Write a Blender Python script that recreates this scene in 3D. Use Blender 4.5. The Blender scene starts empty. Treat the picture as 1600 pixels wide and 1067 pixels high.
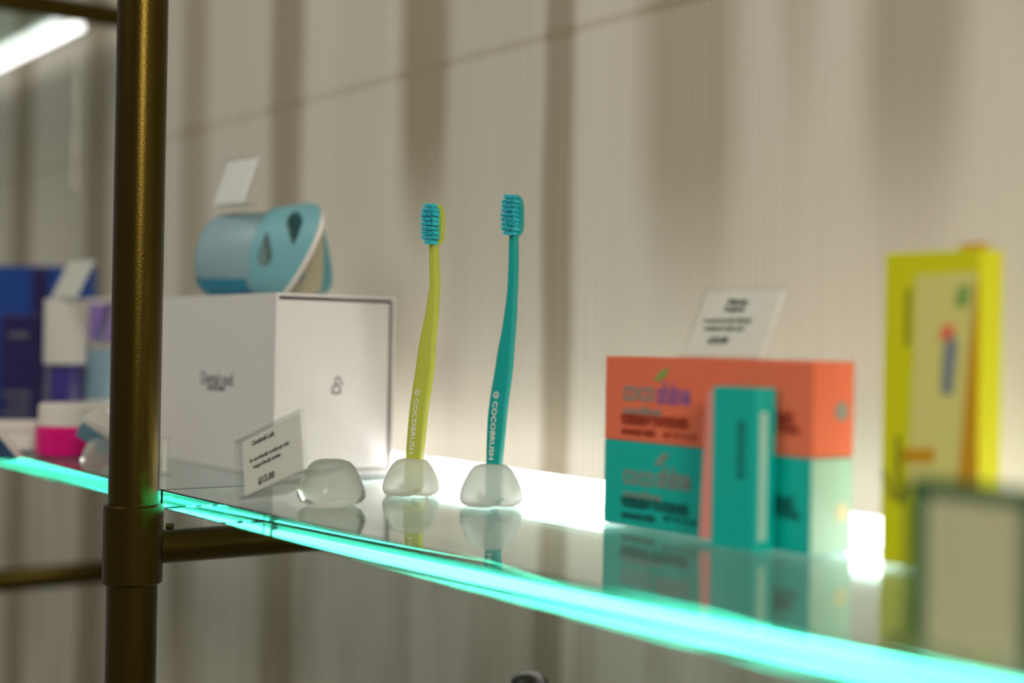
import bpy, bmesh, math, random
from mathutils import Vector, Matrix, Euler
random.seed(4)
S = bpy.context.scene
C = S.collection

# ------------------------------------------------------------------ camera
F = 2222.0                       # focal length in pixels of the 1600 px wide frame (50 mm)
CAM = Vector((0, 0, 0.100))
V0 = Vector((-0.803, 0.596, 0)).normalized()
R0 = Vector((V0.y, -V0.x, 0))
U0 = Vector((0, 0, 1))
ROLL, PITCH = 0.018, 0.0034
V = (V0*math.cos(PITCH) + U0*math.sin(PITCH)).normalized()
U1 = R0.cross(V)
CR = (R0*math.cos(ROLL) + U1*math.sin(ROLL)).normalized()
CU = CR.cross(V)
cd = bpy.data.cameras.new('camera'); cam = bpy.data.objects.new('camera', cd); C.objects.link(cam)
cd.lens = 36.0*F/1600; cd.sensor_width = 36; cd.clip_start = 0.01
M = Matrix((CR, CU, -V)).transposed().to_4x4(); M.translation = CAM
cam.matrix_world = M
cd.dof.use_dof = True; cd.dof.focus_distance = 0.925; cd.dof.aperture_fstop = 2.3
cd.dof.aperture_blades = 0
S.camera = cam

def ray(px, py):
    return (V + CR*((px-800)/F) - CU*((py-533.5)/F))
def P(px, py, z=0.0):            # point on the level plane z seen at a pixel
    r = ray(px, py); t = (z-CAM.z)/r.z
    return CAM + r*t
def PD(px, py, d):               # point at distance d along the view direction
    return CAM + ray(px, py)*d
def PY(px, py, y):               # point on the vertical plane Y = y
    r = ray(px, py); return CAM + r*(y/r.y)

# ------------------------------------------------------------------ light
w = bpy.data.worlds.new('shop'); S.world = w; w.use_nodes = True
w.node_tree.nodes['Background'].inputs[0].default_value = (1.0, 0.96, 0.86, 1)
w.node_tree.nodes['Background'].inputs[1].default_value = 0.20
def area(name, loc, target, size, power, col, sy=None):
    l = bpy.data.lights.new(name, 'AREA'); l.energy = power; l.color = col
    l.shape = 'RECTANGLE' if sy else 'SQUARE'; l.size = size
    if sy: l.size_y = sy
    o = bpy.data.objects.new(name, l); C.objects.link(o); o.location = loc
    o.rotation_euler = (Vector(target)-Vector(loc)).to_track_quat('-Z', 'Y').to_euler()
    return o
area('ceiling_lamp_warm', (1.0, -0.15, 0.75), (-0.75, 0.5, 0.05), 0.40, 16.5, (1.0, 0.89, 0.77))
area('soft_fill_light', (-1.0, -1.1, 1.5), (-0.9, 0.5, 0.0), 0.9, 13.0, (1.0, 0.96, 0.84))  # unseen soft fill, added to brighten the goods and wall from the front
S.view_settings.view_transform = 'Standard'; S.view_settings.look = 'None'
S.view_settings.gamma = 1; S.view_settings.use_curve_mapping = False
S.view_settings.exposure = 0.0
S.cycles.max_bounces = 20; S.cycles.transmission_bounces = 20; S.cycles.glossy_bounces = 10
S.cycles.transparent_max_bounces = 16; S.cycles.sample_clamp_indirect = 5.0
S.cycles.use_denoising = True; S.cycles.blur_glossy = 0.3

# ------------------------------------------------------------------ materials
def lin(r, g, b):
    f = lambda c: (c/255/12.92) if c/255 <= .04045 else ((c/255+.055)/1.055)**2.4
    return (f(r), f(g), f(b), 1)
def mat(name, col, rough=0.5, metal=0.0, trans=0.0, ior=1.45, spec=0.5, sub=0.0, coat=0.0, emit=None, es=0, alpha=1, bump=0, bscale=400):
    m = bpy.data.materials.new(name); m.use_nodes = True; nt = m.node_tree
    b = nt.nodes['Principled BSDF']
    b.inputs['Base Color'].default_value = col; b.inputs['Roughness'].default_value = rough
    b.inputs['Metallic'].default_value = metal; b.inputs['Transmission Weight'].default_value = trans
    b.inputs['IOR'].default_value = ior; b.inputs['Specular IOR Level'].default_value = spec
    b.inputs['Coat Weight'].default_value = coat
    if sub:
        b.inputs['Subsurface Weight'].default_value = sub
        b.inputs['Subsurface Radius'].default_value = (0.004, 0.004, 0.004); b.inputs['Subsurface Scale'].default_value = 1
    if emit: b.inputs['Emission Color'].default_value = emit; b.inputs['Emission Strength'].default_value = es
    tc = nt.nodes.new('ShaderNodeTexCoord'); n = nt.nodes.new('ShaderNodeTexNoise')
    n.inputs['Scale'].default_value = bscale; nt.links.new(tc.outputs['Object'], n.inputs['Vector'])
    if trans < 0.5 and not emit:
        mx = nt.nodes.new('ShaderNodeMix'); mx.data_type = 'RGBA'; mx.blend_type = 'MULTIPLY'
        mx.inputs[0].default_value = 0.06; mx.inputs[6].default_value = col
        nt.links.new(n.outputs['Color'], mx.inputs[7]); nt.links.new(mx.outputs[2], b.inputs['Base Color'])
    if bump:
        bp = nt.nodes.new('ShaderNodeBump'); bp.inputs['Strength'].default_value = bump; bp.inputs['Distance'].default_value = 0.0005
        nt.links.new(n.outputs['Fac'], bp.inputs['Height']); nt.links.new(bp.outputs[0], b.inputs['Normal'])
    return m
def glass(name, ior, dens, acol, rough=0.0):
    m = mat(name, (1, 1, 1, 1), rough, trans=1.0, ior=ior)
    if dens:
        nt = m.node_tree; va = nt.nodes.new('ShaderNodeVolumeAbsorption')
        va.inputs['Color'].default_value = acol; va.inputs['Density'].default_value = dens
        nt.links.new(va.outputs[0], nt.nodes['Material Output'].inputs['Volume'])
    return m
M_GLASS = glass('green_float_glass', 1.52, 12.5, (0.0, 0.83, 0.69, 1))
M_ACRYL = mat('clear_acrylic', (1, 1, 1, 1), 0.05)
def thin_sheet(m):               # thin clear plastic: passes light straight through, mirrors at grazing angles
    nt = m.node_tree; tr = nt.nodes.new('ShaderNodeBsdfTransparent'); gl = nt.nodes.new('ShaderNodeBsdfGlossy'); gl.inputs['Roughness'].default_value = .03
    tr.inputs[0].default_value = (.985, .99, .985, 1)
    lw = nt.nodes.new('ShaderNodeLayerWeight'); lw.inputs['Blend'].default_value = .5
    pw = nt.nodes.new('ShaderNodeMath'); pw.operation = 'POWER'; pw.inputs[1].default_value = 4; nt.links.new(lw.outputs['Facing'], pw.inputs[0])
    fr = nt.nodes.new('ShaderNodeMath'); fr.operation = 'MULTIPLY_ADD'; fr.inputs[1].default_value = .6; fr.inputs[2].default_value = .04; nt.links.new(pw.outputs[0], fr.inputs[0]); mx = nt.nodes.new('ShaderNodeMixShader')
    nt.links.new(fr.outputs[0], mx.inputs[0]); nt.links.new(tr.outputs[0], mx.inputs[1]); nt.links.new(gl.outputs[0], mx.inputs[2])
    nt.links.new(mx.outputs[0], nt.nodes['Material Output'].inputs['Surface'])
thin_sheet(M_ACRYL)
M_CRYST = glass('clear_crystal_resin', 1.45, 0, None, 0.06)
M_BRASS = mat('aged_brass', (0.062, 0.042, 0.005, 1), 0.30, metal=0.9, bump=0.25, bscale=900)
M_WHITE = mat('white_card_box', lin(226, 224, 222), 0.45)
M_BLACK = mat('black_print', lin(30, 30, 32), 0.5)
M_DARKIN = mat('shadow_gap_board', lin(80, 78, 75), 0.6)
M_PAPER = mat('price_card_paper', lin(234, 234, 224), 0.55)
M_LIME = mat('lime_plastic', lin(184, 192, 72), 0.35, sub=0.15)
M_TEALP = mat('teal_plastic', lin(0, 158, 152), 0.35, sub=0.15)
M_BRIS = mat('turquoise_bristle', lin(80, 238, 250), 0.45, sub=0.1)
M_SILVER = mat('silver_print', lin(225, 225, 215), 0.4)
M_CORAL = mat('coral_carton', lin(238, 118, 84), 0.4)
M_CORALD = mat('coral_dark_print', lin(170, 60, 35), 0.5)
M_TEAL = mat('teal_carton', lin(0, 182, 170), 0.35)
M_TEALD = mat('teal_dark_print', lin(0, 105, 98), 0.5)
M_MINT = mat('pale_mint', lin(176, 220, 200), 0.4)
M_FOIL = mat('violet_foil_print', lin(165, 110, 170), 0.3, metal=0.3)
M_FOILG = mat('grey_foil_print', lin(150, 160, 150), 0.3, metal=0.3)
M_GREENP = mat('green_print', lin(130, 170, 80), 0.5)
M_YEL = mat('lime_yellow_carton', lin(214, 214, 0), 0.4)
M_YELW = mat('pale_yellow_window', lin(222, 214, 128), 0.3)
M_YELO = mat('ochre_print', lin(205, 150, 10), 0.5)
M_YELD = mat('olive_print', lin(150, 150, 20), 0.5)
M_GREY = mat('grey_blue_print', lin(130, 140, 140), 0.5)
M_POD = mat('dusty_teal_silicone', lin(118, 178, 188), 0.42)
M_PODG = mat('grey_blue_shell', lin(140, 172, 182), 0.38)
M_PODB = mat('deep_teal_base', lin(30, 135, 165), 0.25)
M_CREAM = mat('cream_lining', lin(215, 205, 175), 0.6)
M_RIM = mat('white_rim', lin(235, 230, 222), 0.4)
M_BLUE = mat('royal_blue_carton', lin(16, 66, 150), 0.4)
M_NAVY = mat('navy_purple_carton', lin(38, 28, 86), 0.35)
M_PURP = mat('violet_carton', lin(135, 110, 175), 0.4)
M_INDIGO = mat('indigo_liquid_plastic', lin(55, 38, 150), 0.25)
M_CAPW = mat('white_cap_plastic', lin(228, 224, 216), 0.4)
M_MAG = mat('magenta_plastic', lin(225, 0, 125), 0.15, sub=0.2)
M_ICE = mat('ice_blue_plastic', lin(135, 165, 180), 0.3)
M_SLATE = mat('slate_blue_side', lin(100, 140, 160), 0.4)
M_LED = mat('led_diffuser', (1, 1, 1, 1), 0.5, emit=(1.0, 0.96, 0.93, 1), es=5.6)
M_CORE = mat('led_tape', (1, 1, 1, 1), 0.5, emit=(1.0, 0.98, 0.96, 1), es=17.0)
M_LEDU = mat('led_diffuser_upper', (1, 1, 1, 1), 0.5, emit=(1.0, 0.97, 0.93, 1), es=3.0)
M_CHAN = mat('grey_channel', lin(120, 122, 120), 0.5)
M_ALU = mat('white_channel', lin(210, 208, 205), 0.4)
M_GRN = mat('dark_green_acrylic', lin(8, 92, 50), 0.3)
M_TAN = mat('tan_green_card', lin(200, 200, 158), 0.4)
M_DARK = mat('dark_bronze_cap', lin(40, 30, 14), 0.4)

def frosted(name='frosted_resin', k=0.30, rg=0.35, br=.42):
    m = mat(name, lin(246, 248, 242), br, trans=0.0, ior=1.35, sub=1.0)
    m.node_tree.nodes['Principled BSDF'].inputs['Subsurface Radius'].default_value = (.010, .010, .009)
    nt = m.node_tree; b = nt.nodes['Principled BSDF']; out = nt.nodes['Material Output']
    tl = nt.nodes.new('ShaderNodeBsdfTranslucent'); tl.inputs[0].default_value = lin(253, 254, 250)
    rf = nt.nodes.new('ShaderNodeBsdfRefraction'); rf.inputs['Roughness'].default_value = rg; rf.inputs['IOR'].default_value = 1.12
    rf.inputs['Color'].default_value = lin(250, 252, 248)
    m1 = nt.nodes.new('ShaderNodeMixShader'); m1.inputs[0].default_value = 0.6
    nt.links.new(b.outputs[0], m1.inputs[1]); nt.links.new(tl.outputs[0], m1.inputs[2])
    m2 = nt.nodes.new('ShaderNodeMixShader'); m2.inputs[0].default_value = k
    nt.links.new(m1.outputs[0], m2.inputs[1]); nt.links.new(rf.outputs[0], m2.inputs[2])
    nt.links.new(m2.outputs[0], out.inputs['Surface'])
    return m
M_FROST = frosted()
M_CRYST = frosted('clear_crystal_resin', 0.62, 0.08, 0.08)
M_CRYST.node_tree.nodes['Principled BSDF'].inputs['Coat Weight'].default_value = 1.0

def wall_mat():
    m = bpy.data.materials.new('textured_wallpaper'); m.use_nodes = True; nt = m.node_tree; N = nt.nodes; L = nt.links
    b = N['Principled BSDF']; b.inputs['Roughness'].default_value = 0.6; b.inputs['Specular IOR Level'].default_value = 0.3
    tc = N.new('ShaderNodeTexCoord'); sep = N.new('ShaderNodeSeparateXYZ'); L.new(tc.outputs['Object'], sep.inputs[0])
    def noise(sx, sz, sc, det=3):
        mp = N.new('ShaderNodeMapping'); mp.inputs['Scale'].default_value = (sx, 1, sz); L.new(tc.outputs['Object'], mp.inputs[0])
        n = N.new('ShaderNodeTexNoise'); n.inputs['Scale'].default_value = sc; n.inputs['Detail'].default_value = det
        L.new(mp.outputs[0], n.inputs['Vector']); return n.outputs['Fac']
    def math_(op, a, c=None, d=None):
        x = N.new('ShaderNodeMath'); x.operation = op
        for i, v in enumerate((a, c, d)):
            if v is None: continue
            if isinstance(v, (int, float)): x.inputs[i].default_value = v
            else: L.new(v, x.inputs[i])
        return x.outputs[0]
    # broad soft-edged darker stripes: centre, half width, strength, bottom end (pointed end of the stripe)
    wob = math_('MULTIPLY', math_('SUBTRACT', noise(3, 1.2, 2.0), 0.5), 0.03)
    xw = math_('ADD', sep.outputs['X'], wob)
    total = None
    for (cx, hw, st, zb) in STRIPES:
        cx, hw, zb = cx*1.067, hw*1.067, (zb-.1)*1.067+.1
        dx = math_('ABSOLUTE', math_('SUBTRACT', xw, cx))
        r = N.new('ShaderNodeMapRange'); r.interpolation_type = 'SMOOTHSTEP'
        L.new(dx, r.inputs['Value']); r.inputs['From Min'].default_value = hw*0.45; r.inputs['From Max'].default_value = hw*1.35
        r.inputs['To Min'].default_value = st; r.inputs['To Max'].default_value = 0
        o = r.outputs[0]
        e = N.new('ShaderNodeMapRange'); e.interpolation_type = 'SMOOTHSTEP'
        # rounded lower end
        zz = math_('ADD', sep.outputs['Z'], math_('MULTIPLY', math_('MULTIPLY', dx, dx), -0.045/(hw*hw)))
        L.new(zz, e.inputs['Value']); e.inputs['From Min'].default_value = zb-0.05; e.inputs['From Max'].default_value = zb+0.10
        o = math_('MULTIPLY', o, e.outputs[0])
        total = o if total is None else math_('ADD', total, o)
    # below the shelf narrow irregular darker streaks are added
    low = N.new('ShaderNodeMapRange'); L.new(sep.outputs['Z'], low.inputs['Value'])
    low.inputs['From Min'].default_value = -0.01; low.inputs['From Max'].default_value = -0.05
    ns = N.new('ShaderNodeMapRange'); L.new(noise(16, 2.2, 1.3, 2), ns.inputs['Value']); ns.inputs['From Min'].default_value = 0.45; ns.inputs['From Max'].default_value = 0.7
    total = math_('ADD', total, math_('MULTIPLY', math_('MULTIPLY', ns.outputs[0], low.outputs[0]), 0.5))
    soft = N.new('ShaderNodeMapRange'); L.new(noise(9, 0.8, 1.1, 2), soft.inputs['Value'])
    soft.inputs['From Min'].default_value = 0.35; soft.inputs['From Max'].default_value = 0.75; soft.inputs['To Max'].default_value = 0.22
    total = math_('ADD', total, soft.outputs[0])
    fine = math_('MULTIPLY', math_('SUBTRACT', noise(420, 2.0, 1.0, 4), 0.5), 0.22)
    total = math_('ADD', total, fine)
    # thin darker horizontal line across the wall
    j = math_('ABSOLUTE', math_('SUBTRACT', sep.outputs['Z'], 0.328))
    jr = N.new('ShaderNodeMapRange'); L.new(j, jr.inputs['Value']); jr.inputs['From Min'].default_value = 0.001; jr.inputs['From Max'].default_value = 0.006
    jr.inputs['To Min'].default_value = 0.30; jr.inputs['To Max'].default_value = 0
    total = math_('ADD', total, jr.outputs[0])
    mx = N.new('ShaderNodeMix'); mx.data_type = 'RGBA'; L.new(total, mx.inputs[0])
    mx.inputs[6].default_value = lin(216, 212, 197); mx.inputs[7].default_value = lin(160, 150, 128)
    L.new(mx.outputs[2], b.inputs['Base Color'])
    bp = N.new('ShaderNodeBump'); bp.inputs['Strength'].default_value = 0.2; bp.inputs['Distance'].default_value = 0.001
    L.new(noise(420, 2.0, 1.0, 4), bp.inputs['Height']); L.new(bp.outputs[0], b.inputs['Normal'])
    return m
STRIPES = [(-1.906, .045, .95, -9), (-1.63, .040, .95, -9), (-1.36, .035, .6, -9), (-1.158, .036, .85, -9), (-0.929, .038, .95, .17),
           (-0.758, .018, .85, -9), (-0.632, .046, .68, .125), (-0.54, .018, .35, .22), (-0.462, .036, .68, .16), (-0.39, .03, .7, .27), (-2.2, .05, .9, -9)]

# ------------------------------------------------------------------ mesh helpers
def tag(o, label, cat, group=None):
    o['label'] = label; o['category'] = cat
    if group: o['group'] = group
    return o
def thing(name, loc, label, cat, group=None):
    o = bpy.data.objects.new(name, None); o.empty_display_size = 0.01; C.objects.link(o); o.location = loc
    return tag(o, label, cat, group)
def build(name, bm, m, parent=None, origin=None, smooth=False, label=None):
    bmesh.ops.recalc_face_normals(bm, faces=bm.faces[:]) if smooth != 'raw' else None
    org = Vector(origin) if origin is not None else Vector((0, 0, 0))
    if parent is not None:
        org = Vector(parent.location) if parent.parent is None else Vector(parent.parent.location)
    bmesh.ops.translate(bm, verts=bm.verts[:], vec=-org)
    me = bpy.data.meshes.new(name); bm.to_mesh(me); bm.free(); me.materials.append(m)
    o = bpy.data.objects.new(name, me); C.objects.link(o)
    if parent is not None: o.parent = parent
    else: o.location = org
    if smooth:
        me.shade_smooth()
        try: me.set_sharp_from_angle(angle=math.radians(40))
        except Exception: pass
    if label: o['label'] = label
    return o
def box(bm, lo, hi, bev=0.0, mtx=None, seg=2):
    vs = []
    r = bmesh.ops.create_cube(bm, size=1)
    lo, hi = Vector(lo), Vector(hi)
    bmesh.ops.scale(bm, vec=hi-lo, verts=r['verts']); bmesh.ops.translate(bm, vec=(lo+hi)/2, verts=r['verts'])
    vs = r['verts']
    if bev:
        es = list({e for v in vs for e in v.link_edges})
        rr = bmesh.ops.bevel(bm, geom=es, offset=bev, segments=seg, affect='EDGES', profile=0.5)
        vs = list({v for f in rr['faces'] for v in f.verts} | {v for v in vs if v.is_valid})
    if mtx is not None:
        bmesh.ops.transform(bm, matrix=mtx, verts=vs)
    return vs
def B(*a, **k):
    bm = bmesh.new(); box(bm, *a, **k); return bm
def frame(o, x, y, z):           # 4x4 matrix from an origin and three axes
    m = Matrix((Vector(x), Vector(y), Vector(z))).transposed().to_4x4(); m.translation = Vector(o); return m
def lathe(prof, seg=48, mtx=None, warp=None):
    bm = bmesh.new(); rings = []
    for (r, z) in prof:
        if r < 1e-6: rings.append([bm.verts.new((0, 0, z))]); continue
        ring = []
        for i in range(seg):
            a = 2*math.pi*i/seg; rr, zz = (r, z) if warp is None else warp(r, z, a)
            ring.append(bm.verts.new((rr*math.cos(a), rr*math.sin(a), zz)))
        rings.append(ring)
    for a, b in zip(rings, rings[1:]):
        for i in range(seg):
            j = (i+1) % seg
            if len(a) == 1 and len(b) == 1: continue
            if len(a) == 1: bm.faces.new((a[0], b[i], b[j]))
            elif len(b) == 1: bm.faces.new((a[i], a[j], b[0]))
            else: bm.faces.new((a[i], a[j], b[j], b[i]))
    if mtx is not None: bmesh.ops.transform(bm, matrix=mtx, verts=bm.verts[:])
    return bm
def rod(p0, p1, r, seg=40, bev=0.0):
    p0, p1 = Vector(p0), Vector(p1); d = p1-p0; L = d.length
    q = d.to_track_quat('Z', 'Y').to_matrix().to_4x4(); q.translation = p0
    pr = [(0, 0), (r-bev, 0), (r, bev), (r, L-bev), (r-bev, L), (0, L)] if bev else [(0, 0), (r, 0), (r, L), (0, L)]
    return lathe(pr, seg, q)
def prism(bm, pts, mtx, t):      # polygon (x,y) thickened along +z of mtx
    a = [bm.verts.new(mtx @ Vector((x, y, 0))) for x, y in pts]; b = [bm.verts.new(mtx @ Vector((x, y, t))) for x, y in pts]
    bm.faces.new(a[::-1]); bm.faces.new(b); n = len(pts)
    for i in range(n): bm.faces.new((a[i], a[(i+1) % n], b[(i+1) % n], b[i]))
def text_mesh(s, size, bold=0.0, res=2):
    cu = bpy.data.curves.new('t', 'FONT'); cu.body = s; cu.size = size; cu.align_x = 'CENTER'; cu.align_y = 'CENTER'
    cu.resolution_u = res; cu.offset = bold
    o = bpy.data.objects.new('t', cu); C.objects.link(o)
    bpy.context.view_layer.update()
    me = bpy.data.meshes.new_from_object(o.evaluated_get(bpy.context.evaluated_depsgraph_get()))
    bm = bmesh.new(); bm.from_mesh(me)
    bpy.data.objects.remove(o); bpy.data.curves.remove(cu); bpy.data.meshes.remove(me)
    return bm
def add_text(dst, s, size, mtx, bold=0.0, width=None, fn=None):
    bm = text_mesh(s, size, bold)
    if width:
        xs = [v.co.x for v in bm.verts]; k = width/(max(xs)-min(xs)); bmesh.ops.scale(bm, vec=(k, 1, 1), verts=bm.verts[:])
    if fn:
        for v in bm.verts: v.co = fn(v.co)
    else: bmesh.ops.transform(bm, matrix=mtx, verts=bm.verts[:])
    me = bpy.data.meshes.new('x'); bm.to_mesh(me); bm.free(); dst.from_mesh(me); bpy.data.meshes.remove(me)
def interp(tab, t):
    if t <= tab[0][0]: return tab[0][1:]
    for i in range(len(tab)-1):
        if t <= tab[i+1][0]:
            p0 = tab[max(i-1, 0)]; p1 = tab[i]; p2 = tab[i+1]; p3 = tab[min(i+2, len(tab)-1)]
            u = (t-p1[0])/(p2[0]-p1[0]); out = []
            for k in range(1, len(p1)):
                m1 = (p2[k]-p0[k])/(p2[0]-p0[0])*(p2[0]-p1[0]); m2 = (p3[k]-p1[k])/(p3[0]-p1[0])*(p2[0]-p1[0])
                out.append((2*u**3-3*u*u+1)*p1[k]+(u**3-2*u*u+u)*m1+(-2*u**3+3*u*u)*p2[k]+(u**3-u*u)*m2)
            return out
    return tab[-1][1:]

# ------------------------------------------------------------------ setting
WALL_Y = 0.640
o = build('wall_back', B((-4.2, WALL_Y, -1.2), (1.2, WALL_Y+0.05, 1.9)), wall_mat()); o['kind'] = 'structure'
o = build('floor', B((-4.2, -2.4, -1.25), (1.2, WALL_Y+0.05, -1.2)), mat('grey_stone_floor', lin(150, 145, 138), 0.5)); o['kind'] = 'structure'

GY0, GY1, GT = 0.380, 0.5865, 0.0125
SEAM, X_END, X_BAY, X_FAR = -0.9012, -0.10, -1.62, -2.34
def pane(x0, x1, ztop, label):
    o = build('glass_shelf', B((x0, GY0, ztop-GT), (x1, GY1, ztop), 0.0009, seg=1), M_GLASS, origin=((x0+x1)/2, (GY0+GY1)/2, ztop-GT))
    return tag(o, label, 'shelf')
pane(SEAM+0.001, X_END, 0, 'clear glass shelf pane with glowing turquoise edge under the toothbrushes and toothpaste cartons')
pane(X_BAY+0.003, SEAM-0.001, 0, 'glass shelf pane with glowing edge under the white box and pink jar')
pane(X_FAR, X_BAY-0.016, 0.4915, 'greyish upper glass shelf pane above the light strip in the top left corner')

def strip(x0, x1, z0, z1, label, m, y0=0.5880, zd=None, core=None):
    t = thing('led_light_strip', ((x0+x1)/2, y0+.006, z0), label, 'light')
    build('diffuser', B((x0+.002, y0, zd if zd is not None else z0), (x1-.002, y0+.006, z1), 0.0008), m, t, smooth=True)
    build('channel', B((x0, y0+.006, z0-.001), (x1, y0+.012, (z0+.004 if zd is None else zd)+.001)), M_CHAN, t)
    if core: build('led_tape', B((x0+.002, y0+.002, core[0]), (x1-.002, y0+.006, core[1])), M_CORE, t)
strip(SEAM+.004, X_END, -0.014, 0.0155, 'long white glowing light strip along the wall behind the toothbrushes and cartons', M_LED, zd=0.0, core=(-.0125, -.0065))
strip(X_BAY+.02, SEAM-.004, -0.014, 0.0155, 'white glowing light strip along the wall behind the white box, left of the seam', M_LED, zd=0.0, core=(-.0125, -.0065))
strip(X_FAR, X_BAY-.035, 0.4655, 0.4785, 'white glowing light strip crossing the top left corner, below the upper shelf', M_LEDU, 0.585)

def shelf_frame(x, label, arms, collars, z0, z1):
    t = thing('brass_shelf_frame', (x, 0.358, z0), label, 'shelf frame', 'brass uprights of the wall shelving')
    build('upright', rod((x, .358, z0), (x, .358, z1), 0.0163, 64, 0.001), M_BRASS, t, smooth=True)
    for (za, r) in arms:
        a = build('bracket_arm', rod((x, .366, za), (x, WALL_Y-.0005, za), r, 40), M_BRASS, t, smooth=True)
        build('wall_flange', rod((x, WALL_Y-.006, za), (x, WALL_Y, za), r*1.7, 40, .001), M_BRASS, a, smooth=True)
    for (zc0, zc1) in collars:
        c = build('collar', rod((x, .358, zc0), (x, .358, zc1), 0.0193, 64, 0.0012), M_BRASS, t, smooth=True)
        if x == XP:
            build('set_screw', rod((x+.017, .374, (zc0+zc1)/2+.012), (x+.020, .377, (zc0+zc1)/2+.012), .0022, 16), M_BRASS, c, smooth=True)
    for (za, r) in arms[:1]:
        if za > -.1:
            for yy in (.40, .57):
                build('shelf_pad', rod((x, yy, za+r-.001), (x, yy, -GT-.0002), .006, 20), M_ACRYL, t, smooth=True)
    return t
XP = -0.895
shelf_frame(XP, 'dark brass round post with a wide collar, left of the white box in the foreground', [(-.037, .0112)], [(-.0595, -.0075)], -1.2, 1.2)
shelf_frame(X_BAY, 'blurred dark brass bars of the farther shelf bay at the left edge', [(.478, .0130), (-.173, .0130)], [(-.195, -.145), (.45, .50)], -1.2, 1.2)

# ------------------------------------------------------------------ lower shelf bottle seen at the bottom edge
o = build('glass_shelf', B((SEAM+.001, GY0, -.35), (X_END, GY1, -.35+GT), 0.0009, seg=1), M_GLASS, origin=(-.5, .48, -.35)); tag(o, 'lower clear glass shelf pane beneath the dark capped bottle', 'shelf')
bp = PD(828, 1049, 0.83); bt = bp.z; bz = -.35+GT
t = thing('pump_bottle', (bp.x, bp.y, bz), 'dark bottle of which only the round cap shows at the bottom edge', 'bottle')
H = bt-bz
mt = Matrix.Translation((bp.x, bp.y, bz))
build('bottle_body', lathe([(0, 0.0002), (.022, 0.0002), (.025, .003), (.025, H-.075), (.020, H-.055), (.008, H-.045), (.008, H-.030), (0, H-.030)], 40, mt), mat('smoke_bottle', lin(70, 60, 45), .3), t, smooth=True)
build('bottle_cap', lathe([(0, H-.032), (.010, H-.032), (.0125, H-.026), (.0128, H-.012), (.0105, H-.004), (.006, H-.0008), (0, H)], 40, mt), M_DARK, t, smooth=True)

# ------------------------------------------------------------------ acrylic price signs
def sign(p0, u, v, bdir, blen, label, lines, mcard=None, name='price_sign', inset=0.10, width_k=1.0, base=True):
    """p0 lower left corner, u along the lower edge, v up the face, bdir direction of the foot."""
    p0, u, v = Vector(p0), Vector(u), Vector(v)
    W, Hh = u.length, v.length; ux = u.normalized(); n = ux.cross(v).normalized(); vy = n.cross(ux)
    if n.dot(CAM-p0) < 0: n = -n
    t = thing(name, p0, label, 'sign')
    m = frame(p0, ux, vy, n)
    bm = bmesh.new(); box(bm, (0, 0, 0), (W, Hh, .0011), .0003, m); box(bm, (0, 0, -.0032), (W, Hh*.97, -.0021), .0003, m)
    box(bm, (0.0, Hh-.0012, -.0032), (W, Hh, .0011), .0003, m)
    build('acrylic_pocket', bm, M_ACRYL, t)
    if base:
        b = Vector(bdir).normalized(); nb = ux.cross(b).normalized()
        if nb.z < 0: nb = -nb
        mb = frame(p0, ux, b, nb if ux.cross(b).z > 0 else -nb)
        bm = bmesh.new(); box(bm, (0, 0, 0.0004), (W, blen, .0016), .0003, frame(p0, ux, b, nb))
        build('acrylic_foot', bm, M_ACRYL, t)
    c = build('price_card', B((W*inset, .0012, -.0016), (W*(1-inset*.15), Hh-.0022, -.0008), mtx=m), mcard or M_PAPER, t)
    if lines:
        bm = bmesh.new()
        for (s, cx, cy, sz, wd, bold) in lines:
            add_text(bm, s, sz*Hh, m @ Matrix.Translation((W*cx, Hh*cy, -.0007)), bold, wd*W)
        build('printed_text', bm, M_BLACK, c, smooth='raw')
    return t

L1 = [('Cocobrush Lush', .42, .83, .115, .34, .0002), ('An eco-friendly toothbrush with', .50, .56, .085, .60, .00015),
      ('tongue-friendly bristles', .46, .44, .085, .42, .00015), ('$13.00', .44, .17, .15, .25, .0003)]
p0 = P(371, 783, .0006)
d0 = (p0-CAM).dot(V)
u1 = PD(475, 736, d0-.050)-p0; v1 = PD(365, 691, d0+.0138)-p0
sign(p0, u1, v1, Vector((-.25, 1, 0.02)), .040, 'tilted clear price sign on the glass in front of the white box', L1)

L2 = [('Whitening', .47, .79, .10, .26, .0003), ('Toothpaste', .46, .69, .10, .26, .0003), ('A coconut and mint whitening', .42, .53, .09, .60, .0002),
      ('toothpaste for bright smiles', .42, .42, .09, .50, .0002), ('$12.00', .40, .25, .11, .25, .0004)]

# ------------------------------------------------------------------ tooth-shaped stands
def tooth(loc, rw, h, m, name, label, cat, rot=0.0, lump=0.06, group=None, parent=None):
    prof = [(0, 0.0), (.55, 0.0), (.80, 0.012), (.92, .06), (.985, .14), (1.0, .25), (.96, .40), (.88, .56), (.77, .72), (.665, .85), (.54, .94), (.36, .985), (0, 1.0)]
    def warp(r, z, a):
        q = max(0, 1-z/(h*0.75))
        rr = r*(1+lump*math.cos(4*(a-rot))*(.25+.75*q))
        arch = h*.20*(math.exp(-((math.sin((a-rot)/2))/.16)**2)+math.exp(-((math.cos((a-rot)/2))/.16)**2))*max(0, 1-z/(h*.4))*min(1, (r/(rw*.75)))**3
        return rr, z+arch
    bm = lathe([(r*rw, z*h) for r, z in prof], 72, Matrix.Translation(loc), warp)
    if parent is not None:
        return build(name, bm, m, parent, smooth=True)
    o = build(name, bm, m, origin=loc, smooth=True); return tag(o, label, cat, group)

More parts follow.
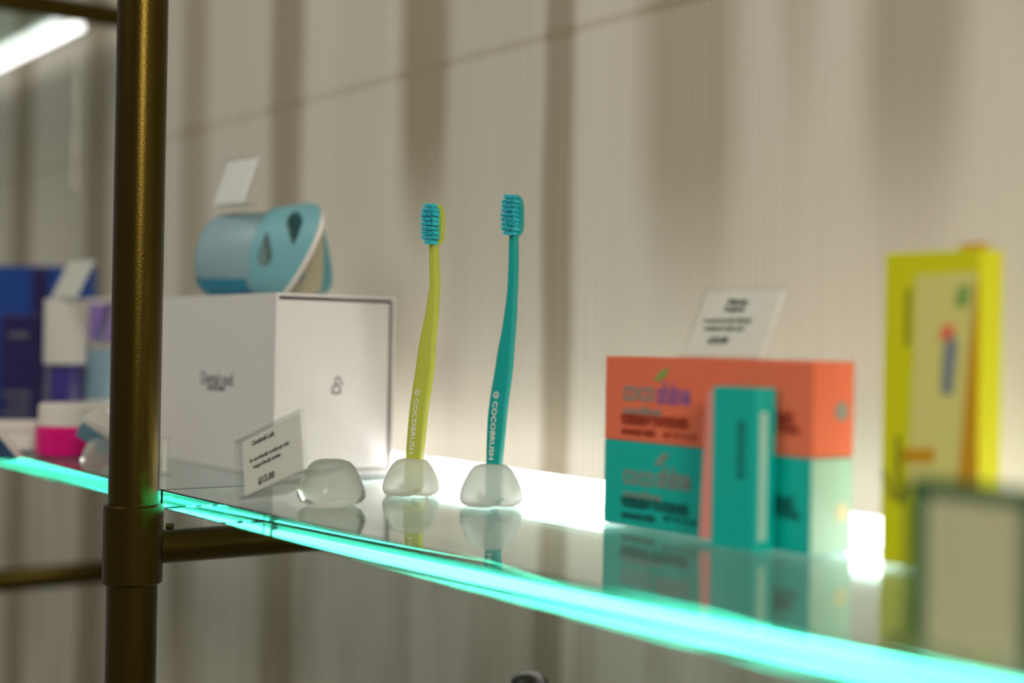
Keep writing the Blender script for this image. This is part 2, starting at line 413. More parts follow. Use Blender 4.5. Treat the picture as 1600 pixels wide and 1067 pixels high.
# ------------------------------------------------------------------ toothbrushes
def brush(base_c, dist, tab, head, handle_m, label, stand_label, tx, stand_r, stand_h, turn):
    """tab: (py, centre px, width px) down the handle; head: (cx, top, bottom, width)"""
    loc = Vector((base_c.x, base_c.y, 0.0003))
    t = thing('toothbrush', loc, label, 'toothbrush', 'manual toothbrushes standing in frosted stands')
    a = math.radians(turn)
    n = (-math.sin(a)*R0 - math.cos(a)*V0)          # bristle side faces the viewer's left
    u = (math.cos(a)*R0 - math.sin(a)*V0)
    T = .0062
    def at(py): 
        cx, w = interp(tab, py); return PD(cx, py, dist), w
    def width(w): return max(.004, (w*dist/F - T*math.sin(a))/math.cos(a))
    ys = [tab[0][0]+(tab[-1][0]-tab[0][0])*i/70 for i in range(71)]
    bm = bmesh.new(); rings = []
    for i, py in enumerate(ys):
        c, w = at(py); W = width(w)/2; Th = T/2
        fade = min(1, i/3)
        ring = []
        for k in range(24):
            th = 2*math.pi*k/24; e = 0.34
            x = W*math.copysign(abs(math.cos(th))**e, math.cos(th)); y = Th*math.copysign(abs(math.sin(th))**e, math.sin(th))
            ring.append(bm.verts.new(c + u*x + n*y))
        rings.append(ring)
    for A, Bq in zip(rings, rings[1:]):
        for k in range(24): bm.faces.new((A[k], A[(k+1) % 24], Bq[(k+1) % 24], Bq[k]))
    bm.faces.new(rings[0]); bm.faces.new(rings[-1][::-1])
    build('handle', bm, handle_m, t, smooth=True)
    # head plate: rounded oval slab
    hx, ht, hb, hw = head
    top = PD(hx, ht, dist); bot = PD(hx, hb, dist); L = (top-bot).length; c = (top+bot)/2; up = (top-bot).normalized()
    W = hw*dist/F/2
    hm = frame(c - n*T*.2, u, up, n)
    pts = []
    for k in range(48):
        th = 2*math.pi*k/48; e = .62
        pts.append((W*math.copysign(abs(math.cos(th))**e, math.cos(th)), L/2*math.copysign(abs(math.sin(th))**.75, math.sin(th))))
    bm = bmesh.new(); prism(bm, pts, hm @ Matrix.Translation((0, 0, -T*.35)), T*.8)
    es = [e for e in bm.edges if len(e.link_faces) == 2 and any(len(f.verts) > 10 for f in e.link_faces)]
    bmesh.ops.bevel(bm, geom=es, offset=.0009, segments=3, affect='EDGES')
    build('head', bm, handle_m, t, smooth=True)
    # bristles: tufts of fine filaments
    bm = bmesh.new(); rows = 9
    for r_ in range(rows):
        f = (r_/(rows-1)-.5); yy = f*L*.86
        cols = 4 if 0 < r_ < rows-1 else 3
        for c_ in range(cols):
            xx = ((c_+.5)/cols-.5)*2*W*(.86 if cols == 4 else .62)
            for q in range(30):
                rr = math.sqrt(random.random())*W*.21; th = random.random()*6.283
                bx, by = xx+rr*math.cos(th), yy+rr*math.sin(th)*1.0
                ln = .0112+random.uniform(-.0004, .0004) - .0010*abs(f)*2
                tipx, tipy = bx*1.06+random.uniform(-.0002, .0002), by+random.uniform(-.00025, .00025)
                p_, q_ = Vector((bx, by, T*.3)), Vector((tipx, tipy, ln))
                w_ = .00022
                va = [bm.verts.new(hm @ (p_+Vector((w_*math.cos(g), w_*math.sin(g), 0)))) for g in (0, 2.09, 4.19)]
                vb = [bm.verts.new(hm @ (q_+Vector((w_*.7*math.cos(g), w_*.7*math.sin(g), 0)))) for g in (0, 2.09, 4.19)]
                for k in range(3): bm.faces.new((va[k], va[(k+1) % 3], vb[(k+1) % 3], vb[k]))
                bm.faces.new(vb[::-1])
    build('bristles', bm, M_BRIS, t)
    # silver lettering running down the handle
    y0, y1, off = tx
    tabl = []
    def fn(co, cy=(y0+14+y1)/2):
        py = cy + co.x; c, w_ = at(py)
        return c + u*((-co.y)*-1*dist/F*1.0 + off*dist/F) + n*(T/2+.00012)
    bm = bmesh.new()
    def fn2(co):
        py = (y0+16+y1)/2 + co.x; c, w_ = at(py); return c + u*((co.y + off)*dist/F) + n*(T/2+.00012)
    add_text(bm, 'COCOBRUSH', 11.5, None, .25, (y1-y0-16), fn2)
    # spiral emblem
    prev = None
    ey = y0+5.5
    for k in range(0, 61):
        th = k/60*math.pi*4.3; rad = 1.3+4.4*k/60
        for_ = []
        for dr in (-.55, .55):
            x = (rad+dr)*math.cos(th); y = (rad+dr)*math.sin(th); c, w_ = at(ey+x)
            for_.append(bm.verts.new(c + u*((y+off)*dist/F) + n*(T/2+.00012)))
        if prev: bm.faces.new((prev[0], prev[1], for_[1], for_[0]))
        prev = for_
    build('printed_text', bm, M_SILVER, t, smooth='raw')
    tooth(loc, stand_r, stand_h, M_FROST, 'toothbrush_stand', stand_label, 'stand', math.radians(-12), .05, 'frosted tooth-shaped stands')
    return t

gc = P(642, 774); tcn = P(767, 791)
gd = (gc-CAM).dot(V); td = (tcn-CAM).dot(V)
brush(gc, gd, [(372, 677.5, 16), (384, 678, 16.5), (416, 679, 18), (447, 679.5, 18.5), (467, 677.5, 21), (492, 675, 24), (518, 671, 27), (543, 667.5, 30), (574, 664.5, 32.5), (641, 655, 33), (692, 650, 32), (726, 647.5, 31), (766, 646, 29)],
      (679, 318, 384, 29), M_LIME, 'lime green toothbrush with turquoise bristles, nearest the white box', 'frosted white tooth-shaped stand holding the lime green toothbrush', (607, 709, -3), .0186, .0245, 28)
brush(tcn, td, [(358, 803, 16), (371, 803, 17), (416, 802.5, 18.5), (447, 801.5, 19), (467, 800, 20), (492, 798, 22.5), (518, 795, 25), (543, 791.5, 28), (574, 788, 31), (641, 778.5, 33), (692, 774.5, 31), (732, 772.5, 28), (782, 771, 26)],
      (803, 304, 370, 28), M_TEALP, 'teal toothbrush with turquoise bristles, right of the lime green one', 'frosted white tooth-shaped stand holding the teal toothbrush', (611, 718, -3), .0195, .0265, 26)

# clear stand beside the tilted sign, with glossy beads on it
cc = P(517, 790)
o = tooth(Vector((cc.x, cc.y, .0003)), .0212, .0285, M_CRYST, 'clear_tooth_stand', 'empty clear tooth-shaped stand between the tilted price sign and lime toothbrush', 'stand', .5, .12)
# ------------------------------------------------------------------ white box
XB, YB0, YB1, ZB = -0.945, 0.4845, 0.5875, 0.1365
XL = XB-.222
t = thing('white_gift_box', ((XB+XL)/2, YB0, 0.0003), 'large white square box with small black lettering under the teal pod', 'box')
bm = bmesh.new()
wl = .0022
box(bm, (XL, YB0, .0003), (XB, YB0+wl, ZB)); box(bm, (XL, YB1-wl, .0003), (XB, YB1, ZB)); box(bm, (XL, YB0+wl, ZB-wl), (XB, YB1-wl, ZB))
box(bm, (XL, YB0+wl, .0003), (XL+wl, YB1-wl, ZB-wl)); box(bm, (XL+wl, YB0+wl, .0003), (XB, YB1-wl, .0025))
build('sleeve', bm, M_WHITE, t)
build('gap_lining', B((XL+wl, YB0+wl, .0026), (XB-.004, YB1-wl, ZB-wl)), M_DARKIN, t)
dr = build('drawer_front', B((XB-.0040, YB0+wl+.0002, .0040), (XB-.0004, YB1-wl-.0028, ZB-wl-.0026), .0004), M_WHITE, t)
# drawer emblem: a small flask shape and a bent hook above it
bm = bmesh.new()
ec = PY(522, 607, .52); 
mface = frame((XB-.0003, 0, 0), (0, 1, 0), (0, 0, 1), (1, 0, 0))
def facept(px, py):              # pixel to the (y,z) of the drawer face
    r = ray(px, py); tt = (XB-.0003)/r.x; p = CAM+r*tt; return Vector((p.y, p.z))
def stroke(bm, pts, wd, mtx, closed=False, th=.0001):
    ps = [Vector(p) for p in pts]; n = len(ps); L_, R_ = [], []
    for i in range(n):
        a = ps[(i-1) % n] if (closed or i) else ps[i]; b = ps[(i+1) % n] if (closed or i < n-1) else ps[i]
        d = (b-a).normalized(); q = Vector((-d.y, d.x))*wd/2
        L_.append(bm.verts.new(mtx @ Vector((ps[i].x+q.x, ps[i].y+q.y, th)))); R_.append(bm.verts.new(mtx @ Vector((ps[i].x-q.x, ps[i].y-q.y, th))))
    for i in range(n if closed else n-1):
        j = (i+1) % n; bm.faces.new((L_[i], R_[i], R_[j], L_[j]))
flask = [(519, 614), (519.5, 608), (521.5, 603.5), (525, 600), (529, 603.5), (531.5, 608), (531.5, 614)]
stroke(bm, [facept(*p) for p in flask], .0015, mface, True)
hook = [(524.6, 599), (523.8, 594), (525, 590.5), (528, 589.2), (531, 590.5), (532, 594), (531, 598), (534, 599), (536.5, 599.8)]
stroke(bm, [facept(*p) for p in hook], .0012, mface)
build('printed_emblem', bm, M_BLACK, dr, smooth='raw')
bm = bmesh.new()
def frontface(px, py): p = PY(px, py, YB0); return p.x, p.z
x0, z0 = frontface(315, 589); x1, z1 = frontface(364, 592)
mf = frame(((x0+x1)/2, YB0-.0002, (z0+z1)/2-.001), (1, 0, 0), (0, 0, 1), (0, -1, 0))
add_text(bm, 'Dental pod', .0150, mf, .0001, x1-x0)
build('printed_text', bm, M_BLACK, t, smooth='raw'); bm = bmesh.new()
xa, za = frontface(324, 605); xb_, zb_ = frontface(352, 607)
add_text(bm, 'ultrasonic cleaner', .005, frame(((xa+xb_)/2, YB0-.0002, (za+zb_)/2), (1, 0, 0), (0, 0, 1), (0, -1, 0)), .0002, xb_-xa)
build('caption_print', bm, M_BLACK, t, smooth='raw')

# ------------------------------------------------------------------ teal pod on the box
pd = 1.172; k = pd/F; CT, ST = math.cos(math.radians(25)), math.sin(math.radians(25))
pc = PD(415, 388, pd)
A = R0*CT - V0*ST; Bn = -V0*CT - R0*ST               # along the pod, and toward the viewer
zc = ZB+.0365
t = thing('dental_pod', (pc.x, pc.y, ZB+.0003), 'dusty teal rounded pod with slanted white-rimmed opening on the white box', 'pod')
# pixel x along the axis -> metres from the pod centre
ax = lambda px, sb=0.0: ((px-415)*k + ST*sb)/CT
mp = frame((pc.x, pc.y, zc), A, Bn, U0)                    # local x axis, y to viewer, z up
Rb = .0348
def cyl_x(prof, ry, rz, cz=0, seg=64, shear=0.0):
    bm = bmesh.new(); rings = []
    for (x, s) in prof:
        if s < 1e-5: rings.append([bm.verts.new(mp @ Vector((x, 0, cz)))]); continue
        rings.append([bm.verts.new(mp @ Vector((x+shear*(s*math.cos(2*math.pi*i/seg)), ry*s*math.sin(2*math.pi*i/seg), cz+rz*s*math.cos(2*math.pi*i/seg)))) for i in range(seg)])
    for a, b in zip(rings, rings[1:]):
        for i in range(seg):
            j = (i+1) % seg
            if len(a) == 1: bm.faces.new((a[0], b[i], b[j]))
            elif len(b) == 1: bm.faces.new((a[i], a[j], b[0]))
            else: bm.faces.new((a[i], a[j], b[j], b[i]))
    return bm
xl = ax(302, .022)
RyB = .0285
body = cyl_x([(xl, 0), (xl, .55), (xl+.0015, .80), (xl+.005, .94), (xl+.011, 1.0), (ax(420), 1.0), (ax(428), .98), (ax(430), 0)], RyB, Rb, -.0008, shear=.006)
build('shell', body, M_PODG, t, smooth=True)
# deep teal foot hugging the lower quarter of the shell
bm = bmesh.new(); segs = 24; Rf = []
for (x, s) in [(xl-.001, .90), (xl+.002, .985), (xl+.009, 1.035), (ax(409), 1.035)]:
    ring = []
    for i in range(segs+1):
        th = math.radians(128+104*i/segs)
        ring.append((x-.0045*abs(math.cos(th))+.003, RyB*s*math.sin(th), -.0008+Rb*min(s, 1.012)*math.cos(th)))
    Rf.append(ring)
vv = [[bm.verts.new(mp @ Vector(p)) for p in r_] for r_ in Rf]
for a, b in zip(vv, vv[1:]):
    for i in range(segs): bm.faces.new((a[i], a[i+1], b[i+1], b[i]))
build('foot_band', bm, M_PODB, t, smooth=True)
# hood: open shell whose end is cut on the slant, with two teardrop holes
Rh, Ry = .0378, .0305
endtab = [(0, 500), (28, 509), (50, 515), (65, 515), (80, 508), (98, 496), (115, 483), (135, 467), (155, 452), (175, 443), (190, 452), (205, 488), (220, 514), (245, 519), (270, 513), (300, 505), (335, 500), (360, 500)]
starttab = [(0, 436), (40, 418), (80, 404), (120, 399), (160, 402), (200, 404), (360, 436)]
def in_tear(px, py, cx, yt, yb, hw, flip):
    f = (py-yt)/(yb-yt)
    if f < 0 or f > 1: return False
    g = f if flip else 1-f                      # g=1 at the round end
    wd = hw*math.sqrt(max(0, 1-((g-.66)/.34)**2)) if g > .66 else hw*(g/.66)**.8
    slant = -4*(f-.5) if not flip else -5*(f-.5)
    return abs(px-(cx+slant)) < wd
def hood(rk, cond, thick, holes=True, nx=110, na=200, s0=None, e0=None):
    bm = bmesh.new(); g = []
    for j in range(na):
        th = 360*j/na; st = interp(starttab, th)[0]; en = interp(endtab, th)[0]
        if s0: st = s0 if th < 222 else min(472, s0+(th-222)*2)
        if e0: en = min(en, e0)
        row = []
        for i in range(nx+1):
            x = st+(en-st)*i/nx; f = (x-400)/115
            rr = rk*(.955+.09*max(0, min(1, f)))
            a = math.radians(th)
            zz = -.0005 + rr*Rh*math.cos(a) + (.0035*f*max(0, math.cos(a)))
            zz -= .0035*max(0, math.cos(a))*(i/nx)**7
            zz = max(zz, -.0361)
            row.append((x, bm.verts.new(mp @ Vector((ax(x, rr*Ry*math.sin(a)), rr*Ry*math.sin(a), zz)))))
        g.append(row)
    for j in range(na):
        j2 = (j+1) % na; th = 360*(j+.5)/na
        if not cond(th): continue
        for i in range(nx):
            x = (g[j][i][0]+g[j2][i+1][0])/2
            vs = (g[j][i][1], g[j2][i][1], g[j2][i+1][1], g[j][i+1][1])
            if holes and 0 < th < 150:
                c = sum((v.co for v in vs), Vector())/4; q = c-CAM; dd = q.dot(V); px = 800+F*q.dot(CR)/dd; py = 533.5-F*q.dot(CU)/dd
                if in_tear(px, py, 459, 330, 385, 13, False) or in_tear(px, py, 414, 361, 418, 12, True): continue
            bm.faces.new(vs)
    bmesh.ops.delete(bm, geom=[v for v in bm.verts if not v.link_faces], context='VERTS')
    return bm
def solid(o, th):
    md = o.modifiers.new('thick', 'SOLIDIFY'); md.thickness = th; md.offset = -1
o = build('hood', hood(1.0, lambda th: True, 0), M_POD, t, smooth=True); solid(o, .0016)
o = build('lining', hood(.93, lambda th: 120 < th < 330, 0, False, 40, 120, 446, 503), M_CREAM, t, smooth=True); solid(o, .0008)
bm = bmesh.new(); ring = []
for j in range(0, 120):
    th = 42+140*j/119; en = interp(endtab, th)[0]; a = math.radians(th); f = (en-400)/115
    rr = (.955+.09*min(1, f)); 
    c = mp @ Vector((ax(en, rr*Ry*math.sin(a)*.99)+.0004, rr*Ry*math.sin(a)*.99, max(-.0358, -.0005+rr*Rh*math.cos(a)*.99+(.0035*f*max(0, math.cos(a))))))
    taper = min(1, j/14, (119-j)/10+.2)
    ring.append((c, taper))
prev = None
for i, (c, tp) in enumerate(ring):
    d = (ring[min(i+1, 119)][0]-ring[max(i-1, 0)][0]).normalized(); q = d.to_track_quat('Z', 'Y')
    cur = [bm.verts.new(c + q @ Vector((.0021*tp*math.cos(g*math.pi/6), .0021*tp*math.sin(g*math.pi/6), 0))) for g in range(12)]
    if prev:
        for g in range(12): bm.faces.new((prev[g], prev[(g+1) % 12], cur[(g+1) % 12], cur[g]))
    prev = cur
build('white_rim', bm, M_RIM, t, smooth=True)
# sign on the pod
dS = pd-.002
q0 = PD(327, 323, dS); 
sign(q0, PD(377, 318, dS-.034)-q0, PD(351, 249, dS+.012)-q0, Vector((-.3, 1, -.02)), .02, 'small clear sign with a glare-white card on top of the teal pod', None, mat('glare_white_card', (.93, .93, .93, 1), .35), inset=.06)  # card whitened to imitate light glaring off the acrylic

# ------------------------------------------------------------------ toothpaste cartons
X0, X1, Y0, Y1 = -.6235, -.4675, .5300, .5600
HC = .0475
def carton(z0, m, mside, mdark, label, group='toothpaste cartons stacked on the glass'):
    t = thing('toothpaste_carton', ((X0+X1)/2, (Y0+Y1)/2, z0), label, 'carton', group)
    build('carton_body', B((X0, Y0, z0), (X1-.0006, Y1, z0+HC), .0008), m, t)
    sd = build('end_flap', B((X1-.0006, Y0+.0002, z0+.0004), (X1, Y1-.0002, z0+HC-.0004)), mside, t)
    def W(px, py): p = PY(px, py, Y0); return Vector((p.x, p.z))
    oy = 0 if z0 > .03 else 0
    def tx(bm, s, a, b, size, bold=.0003):
        pa, pb = W(*a), W(*b); d = (pb-pa); c = (pa+pb)/2
        add_text(bm, s, size, frame((c.x, Y0-.0003, c.y), (1, 0, 0), (0, 0, 1), (0, -1, 0)), bold, d.length)
    up = z0 > .03
    k_ = (lambda y: y) if up else (lambda y: y+132)
    bm = bmesh.new(); tx(bm, 'coco', (974, k_(610)), (1024, k_(613)), .017, .0004); build('logo_print', bm, M_FOILG if not up else M_FOILG, t, smooth='raw')
    bm = bmesh.new(); tx(bm, 'shine', (1027, k_(615)), (1079, k_(618)), .017, .0006); build('logo_print', bm, M_FOIL if up else M_FOILG, t, smooth='raw')
    bm = bmesh.new(); lf = [W(*p) for p in ((1022, k_(594)), (1034, k_(578)), (1046, k_(575)), (1042, k_(585)), (1030, k_(596)))]
    prism(bm, [(p.x, p.y) for p in lf], frame((0, Y0-.0001, 0), (1, 0, 0), (0, 0, 1), (0, -1, 0)), .0002); build('leaf_print', bm, M_GREENP if up else M_FOILG, t)
    bm = bmesh.new(); tx(bm, 'cocofloss', (974, k_(641)), (1034, k_(643)), .006, .0002); build('caption_print', bm, M_FOILG, t, smooth='raw')
    bm = bmesh.new(); tx(bm, 'WHITENING TOOTHPASTE', (970, k_(655)), (1076, k_(663)), .0065, .0008)
    tx(bm, 'coconut mint', (971, k_(672)), (1024, k_(677)), .0058, .0005); tx(bm, 'NET WT 3.2 OZ', (1036, k_(679)), (1090, k_(685)), .0042, .0002)
    build('ingredient_print', bm, mdark, t, smooth='raw'); bm = bmesh.new()
    tx(bm, 'mint', (1192, k_(650)), (1240, k_(653)), .011, .0010); tx(bm, 'fresh breath', (1196, k_(668)), (1250, k_(673)), .006, .0004)
    build('side_print', bm, mdark, t, smooth='raw')
    r = ray(1315, 643 if up else 800); p = CAM+r*(X1/r.x)
    bm = rod((X1, p.y, p.z), (X1+.0003, p.y, p.z), .0048, 24); build('round_seal', bm, M_FOILG if up else mat('cream_seal', lin(225, 220, 180), .4), sd)
    return t
carton(.0003, M_TEAL, M_MINT, M_TEALD, 'teal toothpaste carton standing on the glass, lower of the two stacked cartons')  # end flap is paler than the teal front
carton(.0003+HC+.0002, M_CORAL, M_CORAL, M_CORALD, 'coral orange toothpaste carton, upper of the two stacked cartons')
ztop = .0005+2*HC+.0003
sp = PY(1062, 556, Y0+.006); sp.z = ztop
sign(sp, Vector((.060, 0, 0)), Vector((.0012, .018, .0385)), Vector((0, -1, 0)), .004, 'clear price sign on top of the coral toothpaste carton', L2, inset=.04)

# small teal pack in front of the cartons
yt = .5150
def WY(px, py, y): p = PY(px, py, y); return p
a = PY(1115, 603, yt); b = PY(1184, 601, yt)
xa, xb2, ztp = a.x, b.x, a.z
t = thing('teal_travel_pack', ((xa+xb2)/2, yt, .0003), 'slim upright teal travel tube pack leaning at the front of the toothpaste cartons', 'pack')
bm = bmesh.new()
prism(bm, [(xa, yt), (xb2-.001, yt), (xb2, yt+.002), (xb2, yt+.013), (xa, yt+.013)], Matrix.Translation((0, 0, .0003)), ztp-.0003)
build('carton_body', bm, M_TEAL, t)
bm = bmesh.new(); w0 = .0075
vs = [(xa-w0-.001, .0035), (xa-.0002, .0035), (xa-.0002, ztp-.002), (xa-.0045, ztp-.003)]
prism(bm, vs, frame((0, yt+.008, 0), (1, 0, 0), (0, 0, 1), (0, -1, 0)), .008)
build('pink_side_panel', bm, mat('pink_reflection', lin(235, 150, 140), .35), t, label='side panel tinted like a coral reflection')  # pink colour stands in for coral mirrored in a clear side plate
bm = bmesh.new(); box(bm, (xb2+.0002, yt+.0015, .006), (xb2+.0016, yt+.006, ztp-.012), .0004)
build('pale_side_panel', bm, M_MINT, t, label='side edge with painted pale highlight')  # pale strip painted as the highlight on the right side plate
bm = bmesh.new(); add_text(bm, 'coco', .011, frame(((xa+xb2)/2+.004, yt-.0002, ztp*.62), (0, 0, 1), (-1, 0, 0), (0, -1, 0)), .0004, .03)
build('logo_print', bm, M_TEALD, t, smooth='raw')

# ------------------------------------------------------------------ tall lime yellow pack
yy = .5455
c0 = P(1373, 880); xA = PY(1379, 600, yy).x; xB = PY(1530, 600, yy).x; zt = PY(1380, 396, yy).z
t = thing('lime_yellow_pack', ((xA+xB)/2, yy, .0003), 'tall lime yellow toothbrush pack with a pale window at the right', 'pack')
build('carton_body', B((xA, yy, .0003), (xB, yy+.017, zt), .0008), M_YEL, t)
def WQ(px, py): p = PY(px, py, yy); return (p.x, p.z)
mq = frame((0, yy-.0001, 0), (1, 0, 0), (0, 0, 1), (0, -1, 0))
bm = bmesh.new(); prism(bm, [WQ(1418, 760), WQ(1428, 560), WQ(1432, 430), WQ(1528, 425), WQ(1526, 500), WQ(1518, 760)], mq, .0004); wn = build('window', bm, M_YELW, t, label='pale yellow window')
bm = bmesh.new(); prism(bm, [WQ(1498, 760), WQ(1515, 560), WQ(1528, 440), WQ(1530, 430), WQ(1530, 760)], frame((0, yy-.0006, 0), (1, 0, 0), (0, 0, 1), (0, -1, 0)), .0003); build('ochre_stripe', bm, M_YELO, wn)
mq2 = frame((0, yy-.0006, 0), (1, 0, 0), (0, 0, 1), (0, -1, 0))
for nm, pts, mm in (('green_print', [(1494, 475), (1500, 447), (1518, 445), (1516, 470), (1508, 482)], M_GREENP), ('orange_print', [(1470, 532), (1474, 510), (1492, 505), (1490, 530)], M_CORAL),
                    ('grey_print', [(1472, 615), (1476, 540), (1494, 520), (1498, 545), (1490, 616)], M_GREY), ('orange_label', [(1412, 722), (1414, 700), (1462, 700), (1460, 722)], M_YELO)):
    bm = bmesh.new(); prism(bm, [WQ(*p) for p in pts], mq2, .0004); build(nm, bm, mm, wn)
for nm, pts in (('plant_stem_print', [(1398, 780), (1400, 680), (1408, 680), (1408, 780)]), ('leaf_print', [(1384, 755), (1378, 735), (1384, 733), (1398, 775), (1395, 785)]), ('leaf_print', [(1420, 735), (1428, 740), (1410, 790), (1404, 788)]), ('side_lettering', [(1414, 540), (1416, 450), (1424, 450), (1422, 540)])):
    bm = bmesh.new(); prism(bm, [WQ(*p) for p in pts], mq, .0003); build(nm, bm, M_YELD, t)
x_a, x_b = WQ(1490, 390)[0], WQ(1552, 390)[0]
build('hang_tab', B((x_a, yy+.004, zt), (min(x_b, xB), yy+.006, zt+.003), .0004), M_YELO, t)

# ------------------------------------------------------------------ green edged sign at the right edge
yg = .4050
pl = PY(1417, 850, yg); zt = PY(1425, 747, yg).z
xg0, xg1 = pl.x, pl.x+.0520
t = thing('green_edged_block', ((xg0+xg1)/2, yg, .0003), 'blurred tan block with thick dark green edges at the right front of the shelf', 'sign')
e = .0062
bm = bmesh.new()
box(bm, (xg0, yg, .0003), (xg0+e, yg+.010, zt), .0006); box(bm, (xg1-e, yg, .0003), (xg1, yg+.010, zt), .0006)
box(bm, (xg0+e, yg, zt-e*.75), (xg1-e, yg+.010, zt), .0006)
build('green_edge', bm, M_GRN, t)
build('tan_panel', B((xg0+e, yg+.0015, .0003), (xg1-e, yg+.0085, zt-e*.75), .0003), M_TAN, t)

# ------------------------------------------------------------------ goods left of the brass post
def fbox(px, py, d, w_, dep, z0, m, name, parent=None, rot=0.0, bev=.0008):
    """box whose right top front edge is seen at the pixel, face turned to the viewer"""
    p = PD(px, py, d); rz = Matrix.Rotation(rot, 3, 'Z'); rx = rz @ R0; ry = rz @ V0
    return frame((p.x, p.y, z0), rx, ry, U0), p.z-z0
m_, h_ = fbox(144, 417, 1.545, 0, 0, .0003, None, '')
t = thing('blue_carton', m_ @ Vector((-.07, .01, 0)), 'big royal blue carton at the back of the shelf at the far left', 'carton')
build('carton_body', B((-.15, 0, 0), (0, .022, h_), .0008, mtx=m_), M_BLUE, t)
build('navy_stripe', B((-.065, -.0004, .002), (-.047, 0, h_-.002), mtx=m_), M_NAVY, t)
m_, h_ = fbox(70, 493, 1.42, 0, 0, .0003, None, '')
t = thing('navy_carton', m_ @ Vector((-.04, .01, 0)), 'dark navy purple carton standing in front of the royal blue one', 'carton')
build('carton_body', B((-.044, 0, 0), (0, .020, h_), .0008, mtx=m_), M_NAVY, t)
bm = bmesh.new()
for (xx, zz, ww, sz) in ((-.026, .84, .020, .008), (-.026, .36, .028, .005), (-.024, .28, .024, .005), (-.026, .2, .028, .005)):
    bm = bmesh.new(); add_text(bm, 'smile', sz, m_ @ frame((xx, -.0003, h_*zz), (1, 0, 0), (0, 0, 1), (0, -1, 0)), .0002, ww)
    build('printed_text', bm, M_GREY, t, smooth='raw')
m_, h_ = fbox(178, 468, 1.50, 0, 0, .0003, None, '')
t = thing('violet_carton', m_ @ Vector((-.02, .01, 0)), 'violet carton half hidden behind the white capped bottle and post', 'carton')
build('carton_body', B((-.034, 0, 0), (.01, .018, h_), .0008, mtx=m_), M_PURP, t)
build('lid_edge', B((-.034, -.0006, h_-.004), (.01, 0, h_), mtx=m_), M_CAPW, t)
# white capped bottle
pb = PD(105, 468, 1.36); bx = Vector((pb.x, pb.y, .0003)); zt = pb.z
mt = Matrix.Translation((pb.x, pb.y, 0))
t = thing('indigo_bottle', bx, 'indigo bottle with a tall white cap behind the pink jar', 'bottle')
build('bottle_body', lathe([(0, .0003), (.0135, .0003), (.0145, .002), (.0145, zt-.0625), (.012, zt-.060), (0, zt-.060)], 40, mt), M_INDIGO, t, smooth=True)
build('clear_sleeve', lathe([(.0160, .0003), (.0200, .0003), (.0200, zt-.0625), (.0160, zt-.0625), (.0160, .0003)], 40, mt), M_ACRYL, t, smooth=True)
build('white_cap', lathe([(0, zt-.0615), (.0205, zt-.0615), (.0208, zt-.060), (.0208, zt-.0012), (.0196, zt), (0, zt)], 40, mt), M_CAPW, t, smooth=True)
q0 = PD(76, 467, 1.345); q0.z = zt+.0006
sign(q0, PD(117, 468, 1.325)-PD(76, 467, 1.345), PD(90, 407, 1.37)-PD(76, 467, 1.345), Vector((-.3, 1, 0)), .02, 'clear sign standing on the white cap of the indigo bottle', None, mat('pale_card', lin(222, 224, 216), .5), inset=.05)
# ice blue pot
pj = PD(160, 534, 1.37); zt = pj.z; mt = Matrix.Translation((pj.x, pj.y, 0))
t = thing('ice_blue_pot', (pj.x, pj.y, .0003), 'tall ice blue pot with a pale lid, between the bottle and brass post', 'jar')
build('pot_body', lathe([(0, .0003), (.016, .0003), (.0168, .002), (.0168, zt-.007), (0, zt-.007)], 40, mt), M_ICE, t, smooth=True)
build('pot_lid', lathe([(0, zt-.0068), (.0172, zt-.0068), (.0172, zt-.001), (.0162, zt), (0, zt)], 40, mt), mat('pale_grey_lid', lin(176, 174, 160), .4), t, smooth=True)
build('base_ring', lathe([(.0166, zt-.060), (.0174, zt-.060), (.0174, zt-.056), (.0166, zt-.056), (.0166, zt-.060)], 40, mt), M_CAPW, t, smooth=True)
q0 = PD(150, 531, 1.365); q0.z = zt+.0006
sign(q0, PD(160, 531, 1.335)-PD(150, 531, 1.365), PD(163, 474, 1.38)-PD(150, 531, 1.365), Vector((-.6, 1, 0)), .015, 'narrow clear sign on the lid of the ice blue pot', None, mat('lilac_card', lin(176, 166, 196), .5), inset=.05)
# magenta jar
pj = P(117, 712.5); zl = PD(117, 630, (pj-CAM).dot(V)).z; mt = Matrix.Translation((pj.x, pj.y, 0)); rj = .0328
t = thing('pink_jar', (pj.x, pj.y, .0003), 'squat magenta pink jar with a white lid left of the brass post', 'jar')
build('jar_body', lathe([(0, .0003), (rj-.003, .0003), (rj, .003), (rj, zl-.022), (rj-.003, zl-.0185), (0, zl-.0185)], 56, mt), M_MAG, t, smooth=True)
build('jar_lid', lathe([(0, zl-.0183), (rj-.0025, zl-.0183), (rj-.0025, zl-.002), (rj-.0045, zl), (0, zl)], 56, mt), M_CAPW, t, smooth=True)
# clear crystal stand before the jar
pk = P(137, 733)
o = tooth(Vector((pk.x, pk.y+.010, .0003)), .0150, .0235, M_CRYST, 'clear_tooth_stand', 'clear tooth-shaped stand in front of the pink jar', 'stand', .2, .12)
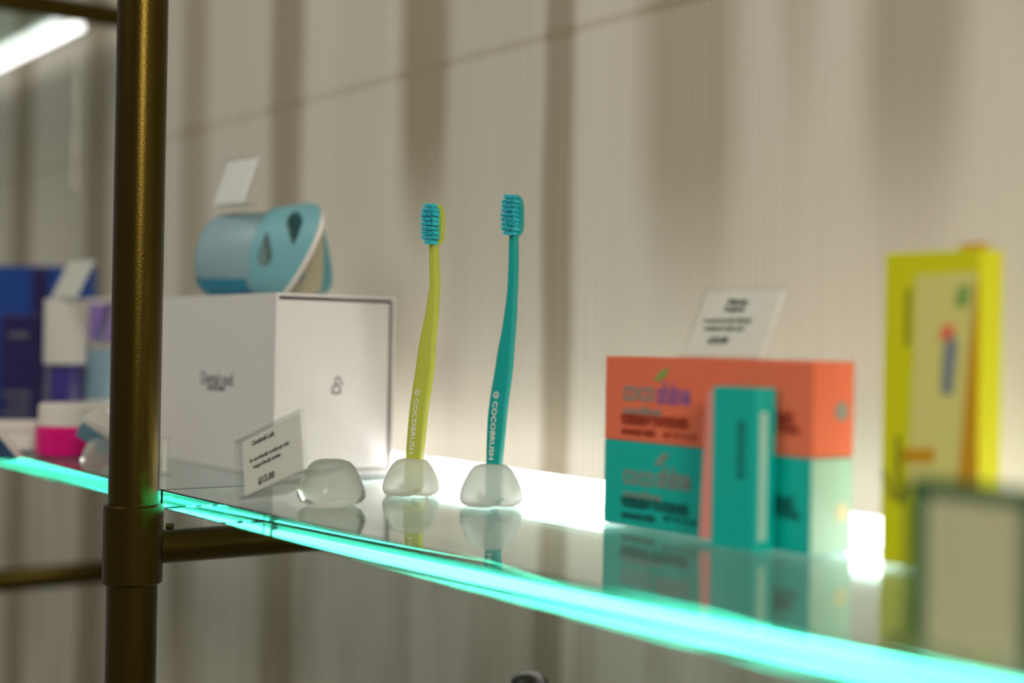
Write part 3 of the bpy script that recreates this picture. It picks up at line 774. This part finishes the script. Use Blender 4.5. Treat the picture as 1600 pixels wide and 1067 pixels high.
# blue and white case leaning on the jar, and the white case at the left edge
def case(center, sx, sy, sz, rot, mtop, mside, name, label):
    t = thing(name, center, label, 'case')
    mm = Matrix.Translation(center) @ rot.to_4x4()
    build('case_base', B((-sx/2, -sy/2, -sz/2), (sx/2, sy/2, sz*.12), .0012, mtx=mm), mside, t)
    build('case_lid', B((-sx/2, -sy/2, sz*.13), (sx/2, sy/2, sz/2), .0015, mtx=mm), mtop, t)
    return t
c = PD(163, 676, 1.115)
case(c, .034, .022, .020, frame((0, 0, 0), R0, V0, U0).to_3x3() @ Euler((math.radians(18), math.radians(32), 0)).to_matrix(), M_CAPW, M_SLATE, 'floss_case', 'tilted slate blue case with white lid leaning on the pink jar')
c = PD(32, 694, 1.24); c.z = .0150
case(c, .046, .022, .026, frame((0, 0, 0), R0, V0, U0).to_3x3() @ Euler((0, math.radians(0), .25)).to_matrix(), M_CAPW, M_CAPW, 'white_case', 'small white case beside the pink jar at the left edge')
c = PD(8, 705, 1.165)
m_ = frame((c.x, c.y, .0003), R0, V0, U0)
t = thing('slate_wedge', m_ @ Vector((0, 0, 0)), 'slanted slate blue wedge in front of the white case at the left edge', 'case')
bm = bmesh.new(); prism(bm, [(-.03, 0), (.011, 0), (-.006, .0195), (-.03, .021)], m_ @ frame((0, 0, 0), (1, 0, 0), (0, 0, 1), (0, 1, 0)), .008)
build('wedge_body', bm, mat('slate_navy', lin(40, 70, 105), .4), t)
bm = bmesh.new(); prism(bm, [(-.03, .0212), (-.006, .0197), (.0112, .0002), (.0135, .0002), (-.0045, .022), (-.03, .0235)], m_ @ frame((0, 0, 0), (1, 0, 0), (0, 0, 1), (0, 1, 0)), .008)
build('white_top', bm, M_CAPW, t)
# clear sign seen edge-on just right of the post
q0 = P(257, 742, .0006); dq = (q0-CAM).dot(V)
sign(q0 - R0*.020, R0*.021+V0*.012, Vector((0, .004, .027)) + R0*.001, Vector((-1, .6, 0)), .02, 'clear sign mostly hidden behind the brass post beside the white box', None, M_PAPER, inset=.8)
